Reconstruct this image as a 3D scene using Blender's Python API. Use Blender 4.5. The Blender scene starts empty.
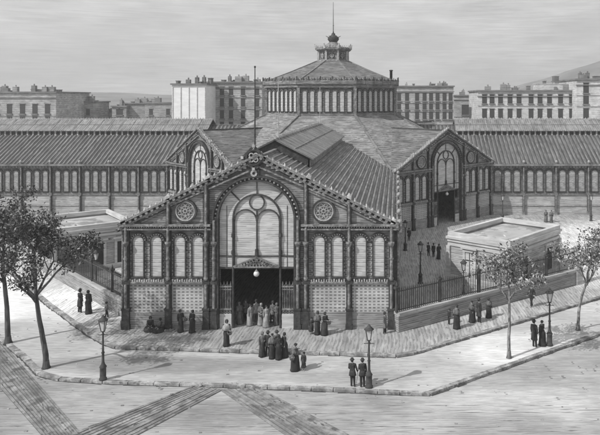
import bpy, math, random
from mathutils import Matrix, Vector
R = math.radians
random.seed(7)
sc = bpy.context.scene
COL = sc.collection
PI = math.pi

# ------------------------------------------------------------------ camera
F = 657.0; HC = 17.5; VX, VY = 396.0, 98.0
cam = bpy.data.cameras.new('camera'); camo = bpy.data.objects.new('camera', cam); COL.objects.link(camo)
camo.location = (0, 0, HC); camo.rotation_euler = (PI/2, 0, 0)
cam.sensor_width = 36; cam.lens = 36*F/600.0
cam.shift_x = (300-VX)/600.0; cam.shift_y = -(217.5-VY)/600.0
cam.clip_start = 0.5; cam.clip_end = 9000
sc.camera = camo
sc.render.resolution_x = 1024; sc.render.resolution_y = 742

def G(px, py, z=0.0):
    d = F*(HC-z)/(py-VY)
    return ((px-VX)*d/F, d)

# ------------------------------------------------------------------ materials
def mat(name, val, stroke=(1, 1, 1), amt=0.3, blotch=0.15, bscale=0.5, rough=0.9, brick=None, wave=None, island=None, metallic=0.0, lines=None, blobs=None, bump=0.0, hatch=None):
    m = bpy.data.materials.new(name); m.use_nodes = True
    nt = m.node_tree; N = nt.nodes; L = nt.links
    b = N['Principled BSDF']; b.inputs['Roughness'].default_value = rough; b.inputs['Metallic'].default_value = metallic
    b.inputs['Specular IOR Level'].default_value = 0.25
    tc = N.new('ShaderNodeTexCoord')
    def mth(op, a, c=None):
        n = N.new('ShaderNodeMath'); n.operation = op
        for i, q in enumerate((a, c)):
            if q is None: continue
            if isinstance(q, (int, float)): n.inputs[i].default_value = q
            else: L.new(q, n.inputs[i])
        return n.outputs[0]
    def noise(scale3, sc_, det=3.0, rg=0.55):
        mp = N.new('ShaderNodeMapping'); mp.inputs['Scale'].default_value = scale3
        L.new(tc.outputs['Object'], mp.inputs['Vector'])
        t = N.new('ShaderNodeTexNoise'); t.inputs['Scale'].default_value = sc_; t.inputs['Detail'].default_value = det
        t.inputs['Roughness'].default_value = rg
        L.new(mp.outputs[0], t.inputs['Vector']); return t.outputs['Fac']
    def rng(sock, a, c, lo, hi):
        r = N.new('ShaderNodeMapRange'); r.inputs[1].default_value = a; r.inputs[2].default_value = c
        r.inputs[3].default_value = lo; r.inputs[4].default_value = hi; L.new(sock, r.inputs[0]); return r.outputs[0]
    s = rng(noise(stroke, 1.0), 0.36, 0.62, 1-amt, 1+amt*0.45)
    s2 = rng(noise((1, 1, 1), bscale, 4.0), 0.3, 0.7, 1-blotch, 1+blotch)
    v = mth('MULTIPLY', s, s2)
    if amt > .15:
        ink = rng(noise(tuple(q_*.5 for q_ in stroke), 1.0, 4.0, .7), .5, .58, 1.0, 1-amt*.9)
        v = mth('MULTIPLY', v, ink)
    if brick:
        sep = N.new('ShaderNodeSeparateXYZ'); L.new(tc.outputs['Object'], sep.inputs[0])
        cb = N.new('ShaderNodeCombineXYZ'); L.new(sep.outputs[0], cb.inputs[0]); L.new(sep.outputs[2], cb.inputs[1])
        bt = N.new('ShaderNodeTexBrick'); bt.offset = brick[4]
        bt.inputs['Scale'].default_value = 1; bt.inputs['Brick Width'].default_value = brick[0]; bt.inputs['Row Height'].default_value = brick[1]
        bt.inputs['Mortar Size'].default_value = brick[2]; bt.inputs['Mortar Smooth'].default_value = 0.35
        bt.inputs['Color1'].default_value = (brick[3],)*3+(1,); bt.inputs['Color2'].default_value = (brick[3]*1.4,)*3+(1,)
        bt.inputs['Mortar'].default_value = (1, 1, 1, 1)
        L.new(cb.outputs[0], bt.inputs['Vector'])
        bw = N.new('ShaderNodeRGBToBW'); L.new(bt.outputs['Color'], bw.inputs[0])
        v = mth('MULTIPLY', v, bw.outputs[0])
    if lines:   # ruled joints: (axis, spacing, width fraction, darkness)
        sep = N.new('ShaderNodeSeparateXYZ'); L.new(tc.outputs['Object'], sep.inputs[0])
        for ax, sp, wf, dk in lines:
            wob = rng(noise((.35, .35, .35), 1.0), .3, .7, -sp*.25, sp*.25)
            q = mth('FRACT', mth('DIVIDE', mth('ADD', sep.outputs[ax], wob), sp))
            q = mth('LESS_THAN', q, wf)
            v = mth('MULTIPLY', v, mth('SUBTRACT', 1.0, mth('MULTIPLY', q, dk)))
    if hatch:   # fine tooled or combed grooves, broken: (axis, spacing, darkness, wobble)
        ax, sp, dk, wb = hatch
        sep = N.new('ShaderNodeSeparateXYZ'); L.new(tc.outputs['Object'], sep.inputs[0])
        wf_ = .09 if ax != 2 else .5; wob = rng(noise((wf_, wf_, wf_), 1.0, 1), .3, .7, -wb, wb)
        q = mth('FRACT', mth('DIVIDE', mth('ADD', sep.outputs[ax], wob), sp))
        sc3 = [.9, .9, .9]; sc3[ax] = 1.0/sp*.8
        wd = rng(noise(tuple(sc3), 1.0, 2), .40, .62, .05, .62)
        v = mth('MULTIPLY', v, mth('SUBTRACT', 1.0, mth('MULTIPLY', mth('LESS_THAN', q, wd), dk)))
    if island is not None:
        gi = N.new('ShaderNodeNewGeometry')
        v = mth('MULTIPLY', v, rng(mth('POWER', gi.outputs['Random Per Island'], island[2]), 0, 1, island[0], island[1]))
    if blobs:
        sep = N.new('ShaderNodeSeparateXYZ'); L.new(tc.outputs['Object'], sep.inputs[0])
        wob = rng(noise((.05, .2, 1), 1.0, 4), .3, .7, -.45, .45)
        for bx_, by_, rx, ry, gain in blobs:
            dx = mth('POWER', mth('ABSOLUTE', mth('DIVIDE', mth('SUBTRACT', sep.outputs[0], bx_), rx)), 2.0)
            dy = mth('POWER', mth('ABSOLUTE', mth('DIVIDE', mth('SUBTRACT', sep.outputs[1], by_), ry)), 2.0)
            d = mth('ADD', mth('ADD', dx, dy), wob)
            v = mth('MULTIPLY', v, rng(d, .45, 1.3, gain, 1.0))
    v = mth('MULTIPLY', v, float(val))
    cl = N.new('ShaderNodeClamp'); L.new(v, cl.inputs[0]); cl.inputs[2].default_value = 0.85
    cb = N.new('ShaderNodeCombineColor')
    for i in range(3): L.new(cl.outputs[0], cb.inputs[i])
    L.new(cb.outputs[0], b.inputs['Base Color'])
    if bump:
        bp = N.new('ShaderNodeBump'); bp.inputs['Strength'].default_value = bump; bp.inputs['Distance'].default_value = .05
        L.new(s, bp.inputs['Height']); L.new(bp.outputs[0], b.inputs['Normal'])
    return m

GB = [(-40, 60, 17, 13, 1.65), (9, 46.5, 6.5, 3.4, 1.55), (22, 56, 8, 5, 1.15), (-16, 43.5, 7.5, 1.5, .62), (-5, 41.5, 6, .8, .85)]  # sunlit areas and the left tree shadow streak painted into the promenade colour
M = dict(
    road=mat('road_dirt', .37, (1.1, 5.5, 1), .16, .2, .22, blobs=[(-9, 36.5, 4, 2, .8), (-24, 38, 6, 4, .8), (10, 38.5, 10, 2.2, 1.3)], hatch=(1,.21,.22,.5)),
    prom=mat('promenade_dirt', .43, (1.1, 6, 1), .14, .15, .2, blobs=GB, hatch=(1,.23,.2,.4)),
    pave=mat('pavement_stone', .40, (4.5, .7, 1), .3, .12, .25, blobs=[(-36, 62, 16, 14, 1.5), (-26, 57, 7, 8, 1.45), (33, 76, 22, 18, 1.8), (9, 52, 6, 4, 1.15), (-10,48,14,3,.88)], hatch=(0,.26,.3,.3)),  # blobs paint the bright sunlit stretches into the pavement colour
    kerb=mat('kerb_stone', .36, (3, 3, 3), .6, .2, 1.0),
    flag=mat('flagstone', .27, (1.6, 1.6, .5), .55, .2, .8, island=(.85, 1.15, 1)),
    rut=mat('rut_mud', .2, (3, 3, 3), .5),
    gutter=mat('gutter_strip', .09, (3, 3, 3), .5),  # dark strip along the foot of the kerbs
    flagedge=mat('flag_groove', .13, (1, 1, 1), .3),
    iron=mat('painted_iron', .06, (5, 5, 5), .5, .2, .8, rough=.7),
    iron2=mat('painted_iron_light', .24, (6, 6, 6), .6, .2, .8, rough=.7),
    crest=mat('pale_iron', .42, (5, 5, 5), .4, .2, .8, rough=.7),
    wall=mat('iron_wall_panel', .26, (1.5, 1.5, 6), .4, .2, .6, hatch=(2,.15,.6,.02)),
    gablewall=mat('gable_plaster', .32, (.8, .8, 6), .3, .15, .6, hatch=(2,.15,.5,.02)),
    brick=mat('brick_infill', .44, (1, 1, 5), .25, .2, .5, brick=(.33, .24, .085, .30, 0.0)),
    plinth=mat('stone_plinth', .34, (.8, .8, 6), .25, .15, .6, hatch=(2,.16,.4,.04)),
    blind=mat('louvre_panel', .50, (.8, .8, 6), .2, .12, .5, hatch=(2,.16,.42,.01)),
    blindw=mat('wing_louvre_panel', .38, (1.5, 1.5, 3), .4, .2, .35, hatch=(2,.3,.4,.03)),
    glass=mat('arched_glass', .52, (.8, .8, 7), .2, .12, .5, rough=.5, hatch=(2,.15,.34,.06)),
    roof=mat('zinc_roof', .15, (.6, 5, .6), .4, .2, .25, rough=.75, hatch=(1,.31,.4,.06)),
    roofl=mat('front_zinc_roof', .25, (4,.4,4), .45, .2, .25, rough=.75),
    rib=mat('roof_rib', .22, (.8, .8, .8), .45, .25, .4, rough=.75),
    ribd=mat('roof_rib_dark', .07, (.5, 5, .5), .4, .2, .4, rough=.75),
    skirt=mat('slate_roof', .27, (1.2, 1.2, 4), .35, .15, .3, hatch=(2,.22,.5,.04)),
    dome=mat('dome_slate', .18, (.8, .8, 5), .35, .15, .3, hatch=(2,.22,.5,.03)),
    lantern=mat('monitor_roof', .25, (.8, 4, .8), .3, .2, .25, rough=.75, hatch=(1,.33,.4,.06)),
    lwall=mat('wing_lower_wall', .42, (.4, .4, 5), .25, .12, .4, hatch=(2,.3,.35,.03)),
    stone=mat('pavilion_stone', .42, (.6, .6, 5), .25, .12, .5, lines=[(2, .42, .08, .35)], hatch=(2,.17,.35,.03)),
    stonelt=mat('pavilion_trim', .52, (.6, .6, 6), .25, .12, .5),
    dark=mat('dark_opening', .03, (1, 1, 1), .2),
    fencewall=mat('retaining_wall', .32, (.4, .4, 7), .25, .12, .5, lines=[(2, .45, .08, .4)], hatch=(2,.15,.4,.03)),
    cope=mat('coping_stone', .42, (.8, .8, 5), .3, .15, .5),
    picket=mat('railing_iron', .07, (3, 3, 3), .3),
    bwall=mat('far_wall', .42, (.8, .8, 1.6), .3, .15, .1, hatch=(2,.5,.3,.1)),
    bwhite=mat('far_white_wall', .75, (.5, .5, 1.5), .08, .06, .1),
    bpale=mat('far_pale_wall', .58, (.8, .8, 1.6), .25, .12, .1, hatch=(2,.5,.22,.1)),
    bwin=mat('far_window', .06, (1, 1, 1), .3),
    broof=mat('far_roof', .2, (.5, .5, 3), .35, .2, .2),
    ruin=mat('far_ruin', .32, (.5, .5, 3), .3, .25, .15, hatch=(2,.5,.3,.1)),
    hill=mat('hill_scrub', .24, (.02, .02, .08), .4, .25, .01, hatch=(2,3.0,.35,2.0)),
    bark=mat('bark', .10, (9, 9, 1.5), .6, .25, 1.5, bump=.3),
    barkl=mat('pale_bark', .26, (9, 9, 2), .75, .3, 1.5, bump=.3),
    leafd=mat('dark_leaves', .09, (3, 3, 3), .3, .2, .6, island=(.3, 4.5, 4)),
    leafl=mat('pale_leaves', .12, (3, 3, 3), .3, .2, .6, island=(.25, 5.5, 2.0)),
    skin=mat('skin', .28, (3, 3, 3), .1),
    cdark=mat('dark_cloth', .045, (9, 9, 2), .5, .3, 3),
    cmid=mat('grey_cloth', .14, (9, 9, 2), .5, .3, 3),
    clight=mat('pale_cloth', .30, (9, 9, 2), .35, .3, 3),
    hair=mat('dark_hair', .03, (9, 9, 9), .3),
    wicker=mat('wicker', .22, (9, 9, 9), .5),
    globe=mat('milk_glass_globe', .6, (1, 1, 1), .05, rough=.3),
    lglass=mat('lamp_glass', .62, (2, 2, 2), .2, rough=.25),
    lamp=mat('lamp_iron', .07, (4, 4, 4), .4),
)

# ------------------------------------------------------------------ mesh builder
class MB:
    def __init__(s): s.v = []; s.f = []; s.mi = []; s.m = 0; s.M = None; s.smooth = []
    def _add(s, vs, fs, sm=False):
        n = len(s.v)
        for p in vs:
            p = Vector(p)
            if s.M is not None: p = s.M @ p
            s.v.append(p)
        for f in fs: s.f.append([i+n for i in f]); s.mi.append(s.m); s.smooth.append(sm)
    def box(s, x0, x1, y0, y1, z0, z1):
        s._add([(x0,y0,z0),(x1,y0,z0),(x1,y1,z0),(x0,y1,z0),(x0,y0,z1),(x1,y0,z1),(x1,y1,z1),(x0,y1,z1)],
               [(0,3,2,1),(4,5,6,7),(0,1,5,4),(1,2,6,5),(2,3,7,6),(3,0,4,7)])
    def bar(s, p, q, w, h, up=(0,0,1)):
        p, q = Vector(p), Vector(q); d = (q-p)
        if d.length < 1e-6: return
        d.normalize(); up = Vector(up); a = d.cross(up)
        if a.length < 1e-4: a = d.cross(Vector((0,1,0)))
        a.normalize(); b = a.cross(d)
        a *= w/2; b *= h/2; vs = []
        for c in (p, q):
            for sa, sb in ((-1,-1),(1,-1),(1,1),(-1,1)): vs.append(c+a*sa+b*sb)
        s._add(vs, [(0,1,2,3),(4,7,6,5),(0,4,5,1),(1,5,6,2),(2,6,7,3),(3,7,4,0)])
    def tube(s, p, q, r0, r1, n=8, caps=True):
        p, q = Vector(p), Vector(q); d = (q-p).normalized()
        a = d.cross(Vector((0,0,1)));
        if a.length < 1e-3: a = Vector((1,0,0))
        a.normalize(); b = a.cross(d)
        vs = []
        for c, r in ((p,r0),(q,r1)):
            for k in range(n):
                t = 2*PI*k/n; vs.append(c+a*(r*math.cos(t))+b*(r*math.sin(t)))
        fs = [(k,(k+1)%n,n+(k+1)%n,n+k) for k in range(n)]
        s._add(vs, fs, n > 5)
        if caps: s._add(vs, [tuple(range(n))[::-1], tuple(range(n,2*n))])
    def prism(s, pts, y0, y1):           # polygon in XZ extruded along Y
        n = len(pts)
        vs = [(x,y0,z) for x,z in pts]+[(x,y1,z) for x,z in pts]
        s._add(vs, [tuple(range(n)), tuple(range(n,2*n))[::-1]]+[(k,n+k,n+(k+1)%n,(k+1)%n) for k in range(n)])
    def slab(s, pts, z0, z1):            # polygon in XY extruded along Z
        n = len(pts)
        vs = [(x,y,z0) for x,y in pts]+[(x,y,z1) for x,y in pts]
        s._add(vs, [tuple(range(n))[::-1], tuple(range(n,2*n))]+[(k,(k+1)%n,n+(k+1)%n,n+k) for k in range(n)])
    def arc(s, cx, cz, r0, r1, y0, y1, a0=0, a1=180, n=16):
        full = abs(a1-a0) >= 359.9
        vs = []
        for k in range(n+(0 if full else 1)):
            t = R(a0+(a1-a0)*k/n); c, q = math.cos(t), math.sin(t)
            vs += [(cx+r0*c,y0,cz+r0*q),(cx+r1*c,y0,cz+r1*q),(cx+r1*c,y1,cz+r1*q),(cx+r0*c,y1,cz+r0*q)]
        m = len(vs)//4; fs = []
        for k in range(m if full else m-1):
            a, b = 4*k, 4*((k+1) % m)
            for j in range(4): fs.append((a+j, b+j, b+(j+1)%4, a+(j+1)%4))
        if not full: fs += [(0,1,2,3),(4*(m-1)+3,4*(m-1)+2,4*(m-1)+1,4*(m-1))]
        s._add(vs, fs)
    def lathe(s, prof, cx=0, cy=0, n=12, sx=1, sy=1, wav=0, rot=0, smooth=True):
        vs = []
        for i, (r, z) in enumerate(prof):
            for k in range(n):
                t = 2*PI*k/n+rot; rr = r*(1+wav*math.sin(5*t+i))
                vs.append((cx+rr*sx*math.cos(t), cy+rr*sy*math.sin(t), z))
        fs = []
        for i in range(len(prof)-1):
            for k in range(n): fs.append((i*n+k, i*n+(k+1)%n, (i+1)*n+(k+1)%n, (i+1)*n+k))
        fs.append(tuple(range(n))[::-1]); fs.append(tuple(range((len(prof)-1)*n, len(prof)*n)))
        s._add(vs, fs, smooth)
    def build(s, name, mats, parent=None, matrix=None):
        me = bpy.data.meshes.new(name); me.from_pydata([tuple(p) for p in s.v], [], s.f)
        if not isinstance(mats, (list, tuple)): mats = [mats]
        for m in mats: me.materials.append(M[m] if isinstance(m, str) else m)
        for p, i, sm in zip(me.polygons, s.mi, s.smooth): p.material_index = i; p.use_smooth = sm
        me.update()
        o = bpy.data.objects.new(name, me); COL.objects.link(o)
        if parent: o.parent = parent
        if matrix is not None: o.matrix_local = matrix
        return o

def tag(o, label=None, cat=None, group=None, kind=None):
    if label: o['label'] = label
    if cat: o['category'] = cat
    if group: o['group'] = group
    if kind: o['kind'] = kind
    return o
def empty(name, loc=(0,0,0), rz=0, s=1):
    o = bpy.data.objects.new(name, None); COL.objects.link(o); o.location = loc; o.rotation_euler = (0,0,rz); o.scale = (s,s,s); return o
def copy_tree(o, parent=None):
    c = o.copy(); COL.objects.link(c); c.parent = parent
    for ch in [q for q in bpy.data.objects if q.parent == o]: copy_tree(ch, c)
    return c
def TR(x, y, z=0, rz=0, sx=1): return Matrix.Translation((x,y,z)) @ Matrix.Rotation(rz,4,'Z') @ Matrix.Diagonal((sx,1,1,1))

# ------------------------------------------------------------------ ground
ZP, ZR = -0.12, -0.24
b = MB(); b._add([(-1500,-100,ZR),(1500,-100,ZR),(1500,1500,ZR),(-1500,1500,ZR)], [(0,1,2,3)])
tag(b.build('road', 'road'), kind='structure')
def ext(a, b_, L):
    dx, dy = a[0]-b_[0], a[1]-b_[1]; l = math.hypot(dx,dy); return (a[0]+dx/l*L, a[1]+dy/l*L)
outer = [G(x,y,ZP) for x,y in ((0,338),(22,355),(40,373),(60,378.5),(103,381),(180,383.5),(290,387),(400,392),(430,393),(446,387),(600,333))]
outer = [ext(outer[0],outer[2],70)]+outer+[ext(outer[-1],outer[-2],90)]
inner = [G(x,y,0) for x,y in ((7,268),(50,305),(90,334),(103,341),(116,346.5),(180,348.5),(260,351),(340,353),(396,355),(414,352),(430,347.5),(600,297))]
inner = [ext(inner[0],inner[1],50)]+inner+[ext(inner[-1],inner[-2],80)]
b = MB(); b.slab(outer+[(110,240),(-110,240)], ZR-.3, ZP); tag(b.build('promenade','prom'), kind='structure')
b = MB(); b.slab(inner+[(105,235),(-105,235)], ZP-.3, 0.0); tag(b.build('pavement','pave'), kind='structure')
def kerb(line, z, name):
    b = MB()
    for i in range(len(line)-1):
        a, c = Vector((*line[i],0)), Vector((*line[i+1],0)); L_ = (c-a).length; n = max(1, int(L_/1.3)); d = (c-a).normalized(); nrm = Vector((d.y,-d.x,0))
        for k in range(n):
            p = a+d*(L_*k/n+.03); q = a+d*(L_*(k+1)/n-.03)
            j = random.uniform(-.02,.03); h = random.uniform(0,.025)
            o0, o1 = nrm*(.12+j), nrm*(-.22)
            b.slab([(p+o0)[:2],(q+o0)[:2],(q+o1)[:2],(p+o1)[:2]], z-.2, z+.02+h)
    g = MB()
    for i in range(len(line)-1):
        a, c = Vector((*line[i],0)), Vector((*line[i+1],0)); L_ = (c-a).length; n = max(1,int(L_/.7)); d = (c-a).normalized(); nrm = Vector((d.y,-d.x,0))
        for k in range(n):
            p, q = a+d*(L_*k/n), a+d*(L_*(k+1)/n+.02); w1, w2 = random.uniform(.16,.30), random.uniform(.16,.30); zz = z-.12+.004+(k%2)*.002
            g._add([((p+nrm*.05)[0],(p+nrm*.05)[1],zz),((q+nrm*.05)[0],(q+nrm*.05)[1],zz),((q+nrm*w2)[0],(q+nrm*w2)[1],zz),((p+nrm*w1)[0],(p+nrm*w1)[1],zz)],[(0,1,2,3)])
    tag(g.build('gutter','gutter'), kind='structure')
    return tag(b.build(name,'kerb'), kind='structure')
kerb(outer, ZP, 'kerb'); kerb(inner, 0, 'kerb')

# flagstone crossings over the road
def crossing(a0, a1, b0, b1, n, seed):
    rnd = random.Random(seed); A0, A1, B0, B1 = [Vector((*G(*p, ZR),0)) for p in (a0,a1,b0,b1)]
    L0 = (A1-A0).length; e = (L0+9)/L0
    A1 = A0+(A1-A0)*e; dB = (B1-B0); B1 = B0+dB*((L0+9)/dB.length)
    m = MB(); m.m = 1
    m._add([(*A0[:2],ZR+.004),(*A1[:2],ZR+.004),(*B1[:2],ZR+.004),(*B0[:2],ZR+.004)], [(0,1,2,3)]); m.m = 0
    for i in range(n):
        f0, f1 = (i+.02+rnd.uniform(0,.12))/n, (i+.90-rnd.uniform(0,.14))/n
        t = 0.0
        while t < 1:
            t2 = min(1, t+rnd.uniform(.3,.8)); g = .004
            P = lambda f,t_: (A0.lerp(A1,t_)).lerp(B0.lerp(B1,t_), f)
            q = [P(f0,t+g),P(f0+rnd.uniform(-.012,.012),t2-g),P(f1,t2-g),P(f1+rnd.uniform(-.012,.012),t+g)]
            m.slab([p[:2] for p in q], ZR-.02, ZR+.03+rnd.uniform(0,.015)); t = t2
    m.m = 1
    for i in range(90):
        f, t_ = rnd.random(), rnd.random(); c = (A0.lerp(A1,t_)).lerp(B0.lerp(B1,t_), f); dl = (A1-A0).normalized()*rnd.uniform(.05,.22); dn = Vector((-dl.y,dl.x,0)).normalized()*rnd.uniform(.02,.06)
        m.slab([(c-dl)[:2],(c-dn)[:2],(c+dl)[:2],(c+dn)[:2]], ZR, ZR+.052)
    return tag(m.build('crossing', ['flag','flagedge']), kind='structure')
crossing((0,340),(82,435),(0,388),(41,435), 11, 1)
crossing((193,386),(120,414.7),(224,389.5),(139,435), 10, 2)
crossing((219,389.5),(284.8,435),(260,388),(350,435), 10, 3)
# scattered stones and ruts on the road
b = MB(); rnd = random.Random(3)
for i in range(420):
    x = rnd.uniform(-32, 18); y = rnd.uniform(30, 44) if i % 2 else rnd.uniform(44, 62)
    r = rnd.uniform(.02,.055); z = ZR if y < 38 else ZP-.0
    if y > 47: z = 0
    b.box(x-r*1.5, x+r*1.5, y-r, y+r, z-.01, z+r*.7)
tag(b.build('gravel','kerb'), kind='stuff')

rnd = random.Random(9); m = MB()
for r_ in range(7):
    y = 34.9+r_*.62+rnd.uniform(-.15,.15); x = -26 if r_%2 else -7
    while x < 22:
        l = rnd.uniform(.5,1.8); w_ = rnd.uniform(.02,.05); y += rnd.uniform(-.05,.06)
        if y < 38.4 and rnd.random() < .6:
            z = ZR+.006+rnd.uniform(0,.001)
            m._add([(x,y,z),(x+l*.5,y-w_,z),(x+l,y+.02,z),(x+l*.5,y+w_,z)],[(0,1,2,3)])
        x += l*1.15
tag(m.build('wheel_rut','rut'), kind='structure')

# ------------------------------------------------------------------ market hall
C, YF, YC = -10.4, 50.0, 109.0
ZE, ZT = 7.7, 12.8
hall = empty('market_hall', (C, YC, 0))
tag(hall, 'great iron and glass market hall with long roofs and a central octagonal dome', 'market hall')
HI = Matrix.Translation((-C, -YC, 0))       # children given in world coordinates
NEAR_WIN = []
def wpart(mb, name, mats, parent=hall, W=None):
    W = W or Matrix.Identity(4)
    o = mb.build(name, mats, parent)
    o.matrix_local = (HI @ W) if parent is hall else W
    return o

def win_panel(m, cx, hw, z0, zs, y0=-.05, frame=True):
    """light panel (mat 0) with arched head, dark frame (mat 1), pale studs (mat 2)"""
    pts = [(cx-hw,z0),(cx+hw,z0)]+[(cx+hw*math.cos(R(a)), zs+hw*math.sin(R(a))) for a in range(0,181,15)]
    m.m = 0; m.prism(pts, y0, .05)
    if not frame: return
    m.m = 1
    m.arc(cx, zs, hw, hw+.09, y0-.1, .04, 0, 180, 10); m.arc(cx, zs+.02, hw+.17, hw+.26, y0-.12, .03, 0, 180, 10)
    for s in (-1,1): m.box(cx+s*(hw+.045)-.045, cx+s*(hw+.045)+.045, y0-.1, .04, z0-.05, zs)
    m.box(cx-hw-.1, cx+hw+.1, y0-.14, .04, z0-.14, z0-.03)
    m.m = 2
    for a in range(10,180,20):
        x, z = cx+(hw+.13)*math.cos(R(a)), zs+.01+(hw+.13)*math.sin(R(a))
        m.box(x-.035,x+.035,y0-.09,.03,z-.035,z+.035)
    k = int((zs-z0)/.28)
    for s in (-1,1):
        for i in range(k):
            z = z0+.1+i*.28; x = cx+s*(hw+.145); m.box(x-.03,x+.03,y0-.03,.03,z,z+.12)
    m.m = 0
WM = ['blind','iron','crest']; WW = ['blindw','iron','iron2']

def facade(W, detail=True, front=False):
    ax = -0.2 if front else 0.0
    hw, hr = 10.2, 2.85
    m = MB()
    out = [(-hw,0),(ax-hr,0),(ax-hr,8.3)]+[(ax+hr*math.cos(R(a)),8.3+hr*math.sin(R(a))) for a in range(170,9,-10)]+[(ax+hr,8.3),(ax+hr,0),(hw,0),(hw,7.95),(0,13.05),(-hw,7.95)]
    if not detail: out = [(-hw,0),(hw,0),(hw,7.95),(0,13.05),(-hw,7.95)]
    m.prism(out, 0, .4)
    fa = wpart(m, 'facade', 'wall', hall, W)
    # gable field
    if not detail: return fa
    I = Matrix.Identity(4)
    for s in (-1,1):
        g = MB(); x0 = ax+s*4.1 if s>0 else ax-4.1
        pts = [(x0,8.05),(s*9.3,8.05),(x0, 8.05+(9.3-abs(x0))*.49)]
        g.prism(pts if s>0 else pts[::-1], -.03, .05)
        g.build('gable_panel','gablewall',fa)
    # plinth and brick infill
    for s in (-1,1):
        for a, c in ((s*6.62,ax+s*4.0),(s*9.95,s*7.08)):
            a, c = min(a,c), max(a,c)
            p = MB(); p.box(a,c,-.06,.05,1.25,3.38); p.build('brick_panel','brick',fa)
    for s in (-1,1):
        p = MB(); a, c = sorted((s*hw, ax+s*3.0)); p.box(a,c,-.12,.03,0,1.2); p.box(a,c,-.15,.03,1.2,1.27)
        p.build('plinth','plinth',fa)
    # piers
    def pier(x, w, z0, zt, dbl=False):
        q = MB()
        q.m = 0; q.box(x-w/2,x+w/2,-.28,.02,z0,zt)
        q.box(x-w/2-.1,x+w/2+.1,-.42,.02,z0,.35); q.box(x-w/2-.06,x+w/2+.06,-.38,.02,.35,1.45); q.box(x-w/2-.1,x+w/2+.1,-.42,.02,1.45,1.6)
        q.box(x-w/2-.08,x+w/2+.08,-.36,.02,3.4,3.72)
        q.m = 1; q.tube((x,-.33,1.6),(x,-.33,3.4),.11,.11,8); q.tube((x,-.33,3.72),(x,-.33,6.25),.12,.11,8)
        q.tube((x,-.33,6.25),(x,-.33,6.5),.12,.24,8); q.tube((x,-.33,6.5),(x,-.33,6.62),.24,.24,8)
        q.tube((x,-.33,3.8),(x,-.33,3.95),.17,.17,8); q.tube((x,-.33,5.3),(x,-.33,5.4),.16,.16,8)
        q.tube((x,-.33,6.62),(x,-.33,zt-.15),.1,.1,8)
        return q.build('pier',['iron','iron2'],fa)
    for s in (-1,1):
        pier(s*10.05,.42,0,8.0); pier(s*6.85,.34,0,9.75); pier(ax+s*3.78,.36,0,11.2); pier(ax+s*3.17,.3,0,8.4)
    # windows
    for s in (-1,1):
        for x in (4.62,5.98,7.76,9.14):
            q = MB(); win_panel(q, 0, .40, 3.95, 6.62); q.build('window', WM, fa, Matrix.Translation((s*x if not front else s*x-.05,0,0)))
    # cornice, ledge, frieze ornament
    for s in (-1,1):
        a, c = sorted((s*10.45, ax+s*3.42))
        q = MB(); q.m = 0
        q.box(a,c,-.48,.02,7.8,7.95); q.box(a,c,-.36,.02,7.5,7.62); q.m = 1; q.box(a,c,-.22,.02,7.62,7.8); q.m = 2
        a2, c2 = sorted((s*10.2, ax+s*3.9)); n = 34
        for i in range(n): x = a2+(c2-a2)*(i+.5)/n; q.box(x-.04,x+.04,-.3,-.2,7.66,7.76)
        q.build('cornice',['iron2','iron','crest'],fa)
        q = MB(); q.m = 0; q.box(a,c,-.30,.02,3.46,3.58); q.m = 2
        for i in range(n): x = a2+(c2-a2)*(i+.5)/n; q.box(x-.05,x+.05,-.25,-.1,3.55,3.72 if i%2 else 3.78)
        q.build('sill_course',['iron2','iron','crest'],fa)
        # rake
        q = MB()
        e, t = Vector((s*10.6,0,7.93)), Vector((0,0,13.23))
        q.m = 0; q.bar(e+Vector((0,-.15,0)), t+Vector((0,-.15,0)), .7, .16, (0,0,1))
        q.bar(e+Vector((-s*1.2,-.1,-.36+.6)), t+Vector((0,-.1,-.95)), .34, .12)
        q.m = 1; q.bar(e+Vector((-s*.6,-.1,0.02)), t+Vector((0,-.1,-.55)), .22, .62)
        q.m = 2
        for i in range(2,30):
            p = e.lerp(t,i/30)+Vector((0,-.24,-.5))
            if i%5 in (1,2,3): q.box(p.x-.12,p.x+.12,-.26,-.2,p.z-.05,p.z+.07)
        q.build('rake_cornice',['iron2','iron','crest'],fa)
        q = MB(); q.bar((s*8.9,-.12,8.1),(ax+s*4.0,-.12,10.45),.16,.14); q.build('brace','iron2',fa)
        q = MB(); q.bar((s*10.5,-.3,8.05),(0,-.3,13.33),.08,.06)
        for i in range(24):
            p = Vector((s*10.6,-.3,8.0)).lerp(Vector((0,-.3,13.3)),(i+.5)/24)
            q.tube(p, p+Vector((0,0,.2+.08*(i%2))), .13,.03,5)
        for x, z in ((10.2,8.0),(6.85,9.8),(3.8,11.3)):
            q.box(s*x-.18,s*x+.18,-.5,.1,z,z+.3); q.tube((s*x,-.2,z+.3),(s*x,-.2,z+.5),.16,.04,6)
        q.build('cresting','crest',fa)
    # rose windows
    for s in (-1,1):
        q = MB(); q.m = 1
        q.arc(0,0,.66,.76,-.2,.03,0,360,24); q.m = 0; q.arc(0,0,.76,.9,-.26,.03,0,360,24); q.m = 2; q.arc(0,0,0.01,.69,-.02,.03,0,360,24)
        q.m = 1; q.arc(0,0,.1,.17,-.15,.03,0,360,12)
        for k in range(8):
            t = k*PI/4; q.bar((.12*math.cos(t),-.08,.12*math.sin(t)),(.42*math.cos(t),-.08,.42*math.sin(t)),.05,.05,(0,1,0)); q.arc(.46*math.cos(t+PI/8),.46*math.sin(t+PI/8),.11,.15,-.12,.03,0,360,10)
        q.build('rose_window',['iron','crest','dark'],fa,Matrix.Translation((s*5.25+(-.35 if front else 0),0,8.92)))
    # great arch
    q = MB(); q.m = 0
    q.arc(ax,8.3,2.85,3.0,-.3,.1,0,180,32); q.arc(ax,8.3,3.2,3.34,-.34,.05,0,180,32); q.m = 1; q.arc(ax,8.3,3.0,3.2,-.12,.05,0,180,32)
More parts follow.
